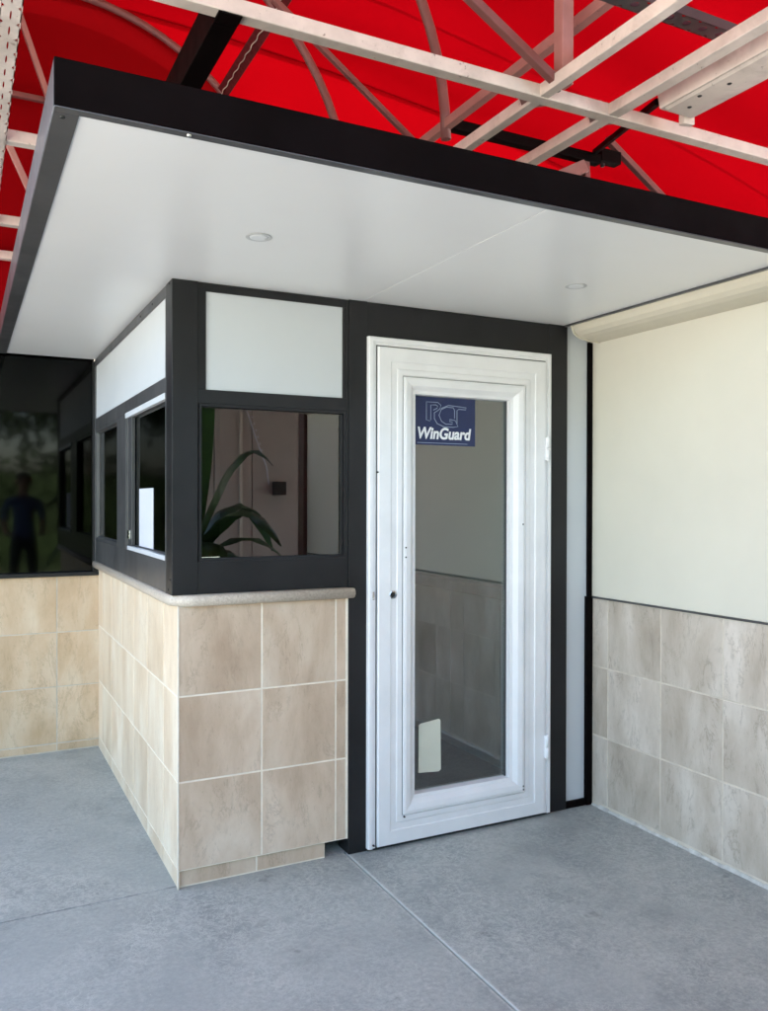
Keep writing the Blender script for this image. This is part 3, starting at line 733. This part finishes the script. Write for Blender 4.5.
for i in range(9000):
    rx = random.uniform(-14, 9); rz = random.uniform(-.1, 2.3)+.15*math.sin(rx*2.1); ry = -12.2+random.uniform(-.35, .35)+.1*math.sin(rx*3)
    d = Vector((random.gauss(0, 1), random.gauss(0, 1), random.gauss(0, .8))).normalized(); e = d.orthogonal().normalized(); s_ = random.uniform(.06, .13); p = Vector((rx, ry, rz))
    hd.poly([p-d*s_, p+e*s_*.5, p+d*s_, p-e*s_*.5])
hr = thing('backdrop_hedge', 'long dark hedge added behind the viewer to dim the mirrored background', 'hedge', (-2, -12.2, -.16))  # added dark backdrop for the reflections in the glass
hd.build('leaves', M['crown'], hr); B('inner_branches', M['crown'], hr, (-13.8, 8.8, -12.4, -12.0, -.16, 2.0))
# porch posts behind
for x in (-1.62, -3.3):
    b = MB(); b.box(x-.05, x+.05, -6.3, -6.2, 0, 2.9)
    o = b.build('porch_post', M['black'], bevel=.004)
    tagset(o, 'dark square porch post nearer the booth, mirrored in the dark glass' if x > -2 else 'dark square porch post farther left, mirrored in the dark glass', 'post', 'porch posts behind the viewer')

# person seen mirrored in the dark glass
def person(px, py):
    root = thing('person', 'person in blue shirt and dark trousers standing behind the viewer, mirrored at far left', 'person', (px, py, 0))
    V = {'pel': (0, 0, .95, .135, .10), 'wst': (0, 0, 1.10, .125, .09), 'chs': (0, .0, 1.30, .155, .10), 'shd': (0, 0, 1.42, .13, .085), 'nck': (0, .0, 1.50, .05, .05),
         'hd0': (0, .01, 1.57, .065, .075), 'hd1': (0, .015, 1.66, .078, .092), 'hd2': (0, .01, 1.725, .055, .065)}
    for s_, t_ in ((-1, 'l'), (1, 'r')):
        V.update({t_+'hip': (s_*.09, 0, .90, .085, .085), t_+'kn': (s_*.105, .01, .50, .058, .06), t_+'an': (s_*.11, -.01, .09, .04, .045), t_+'toe': (s_*.125, .15, .035, .035, .03),
                  t_+'sh': (s_*.185, 0, 1.41, .055, .055), t_+'el': (s_*.225, -.01, 1.13, .040, .042), t_+'wr': (s_*.195, .20, 1.02, .028, .028), t_+'pm': (s_*.18, .27, 1.03, .034, .022)})
    E_ = [('pel', 'wst'), ('wst', 'chs'), ('chs', 'shd'), ('shd', 'nck'), ('nck', 'hd0'), ('hd0', 'hd1'), ('hd1', 'hd2')]
    for t_ in 'lr': E_ += [('pel', t_+'hip'), (t_+'hip', t_+'kn'), (t_+'kn', t_+'an'), (t_+'an', t_+'toe'), ('shd', t_+'sh'), (t_+'sh', t_+'el'), (t_+'el', t_+'wr'), (t_+'wr', t_+'pm')]
    for s_, t_ in ((-1, 'l'), (1, 'r')):
        for k, (dx, ln) in enumerate(((-.030, .065), (-.010, .078), (.010, .075), (.028, .06))):
            a, c, d = f'{t_}f{k}a', f'{t_}f{k}b', f'{t_}f{k}c'
            V[a] = (s_*.18+dx*.9, .30, 1.035, .0095, .0095); V[c] = (s_*.18+dx, .30+ln*.55, 1.03, .0085, .0085); V[d] = (s_*.18+dx, .30+ln*.85, 1.005, .007, .007)
            E_ += [(t_+'pm', a), (a, c), (c, d)]
        V[t_+'t1'] = (s_*.18-s_*.04, .275, 1.03, .011, .011); V[t_+'t2'] = (s_*.18-s_*.052, .315, 1.025, .009, .009); E_ += [(t_+'pm', t_+'t1'), (t_+'t1', t_+'t2')]
    keys = list(V); me = bpy.data.meshes.new('body')
    me.from_pydata([V[k][:3] for k in keys], [(keys.index(a), keys.index(c)) for a, c in E_], [])
    o = bpy.data.objects.new('body', me); col.objects.link(o)
    sm = o.modifiers.new('skin', 'SKIN'); sm.use_smooth_shade = True
    for i, k in enumerate(keys):
        me.skin_vertices[0].data[i].radius = V[k][3:5]; me.skin_vertices[0].data[i].use_root = (k == 'pel')
    ss = o.modifiers.new('sub', 'SUBSURF'); ss.levels = 2; ss.render_levels = 2
    bpy.context.view_layer.update()
    bm_ = bpy.data.meshes.new_from_object(o.evaluated_get(bpy.context.evaluated_depsgraph_get()))
    o.modifiers.clear(); o.data = bm_; o.parent = root
    for mm in ('skin', 'shirt', 'trousers', 'hair'): bm_.materials.append(M[mm])
    for p in bm_.polygons:
        z = p.center.z; y = p.center.y; x = abs(p.center.x)
        arm = x > .165 or (y > .12 and z > .9)
        p.material_index = 3 if z < .085 else 2 if z < .97 and not arm else 0 if (z > 1.475 or (arm and z < 1.20)) else 1
        p.use_smooth = True
    def P(nm, mb, mat):
        q = mb.build(nm, M[mat], None); q.parent = o
        for pp in q.data.polygons: pp.use_smooth = True
    for s_ in (-1, 1):
        b = MB(); b.lathe((s_*.032, .098, 1.655), [(.004, -.008), (.011, -.003), (.011, .003), (.004, .008)], n=10); P('eye', b, 'blk_plastic')
        b = MB(); b.lathe((s_*.083, .01, 1.65), [(.010, -.03), (.020, -.012), (.022, .012), (.012, .03)], n=10); P('ear', b, 'skin')
    b = MB(); b.tube([(0, .098, 1.665), (0, .118, 1.63), (0, .105, 1.618)], .010, 8); P('nose', b, 'skin')
    b = MB(); b.tube([(-.024, .090, 1.588), (0, .098, 1.586), (.024, .090, 1.588)], .005, 6); P('mouth', b, 'terracotta')
    b = MB(); b.lathe((0, -.012, 1.70), [(.085, -.06), (.093, -.01), (.088, .03), (.06, .062), (.02, .076)], n=20); P('hair', b, 'hair')
    return root
person(-.03, -3.95)
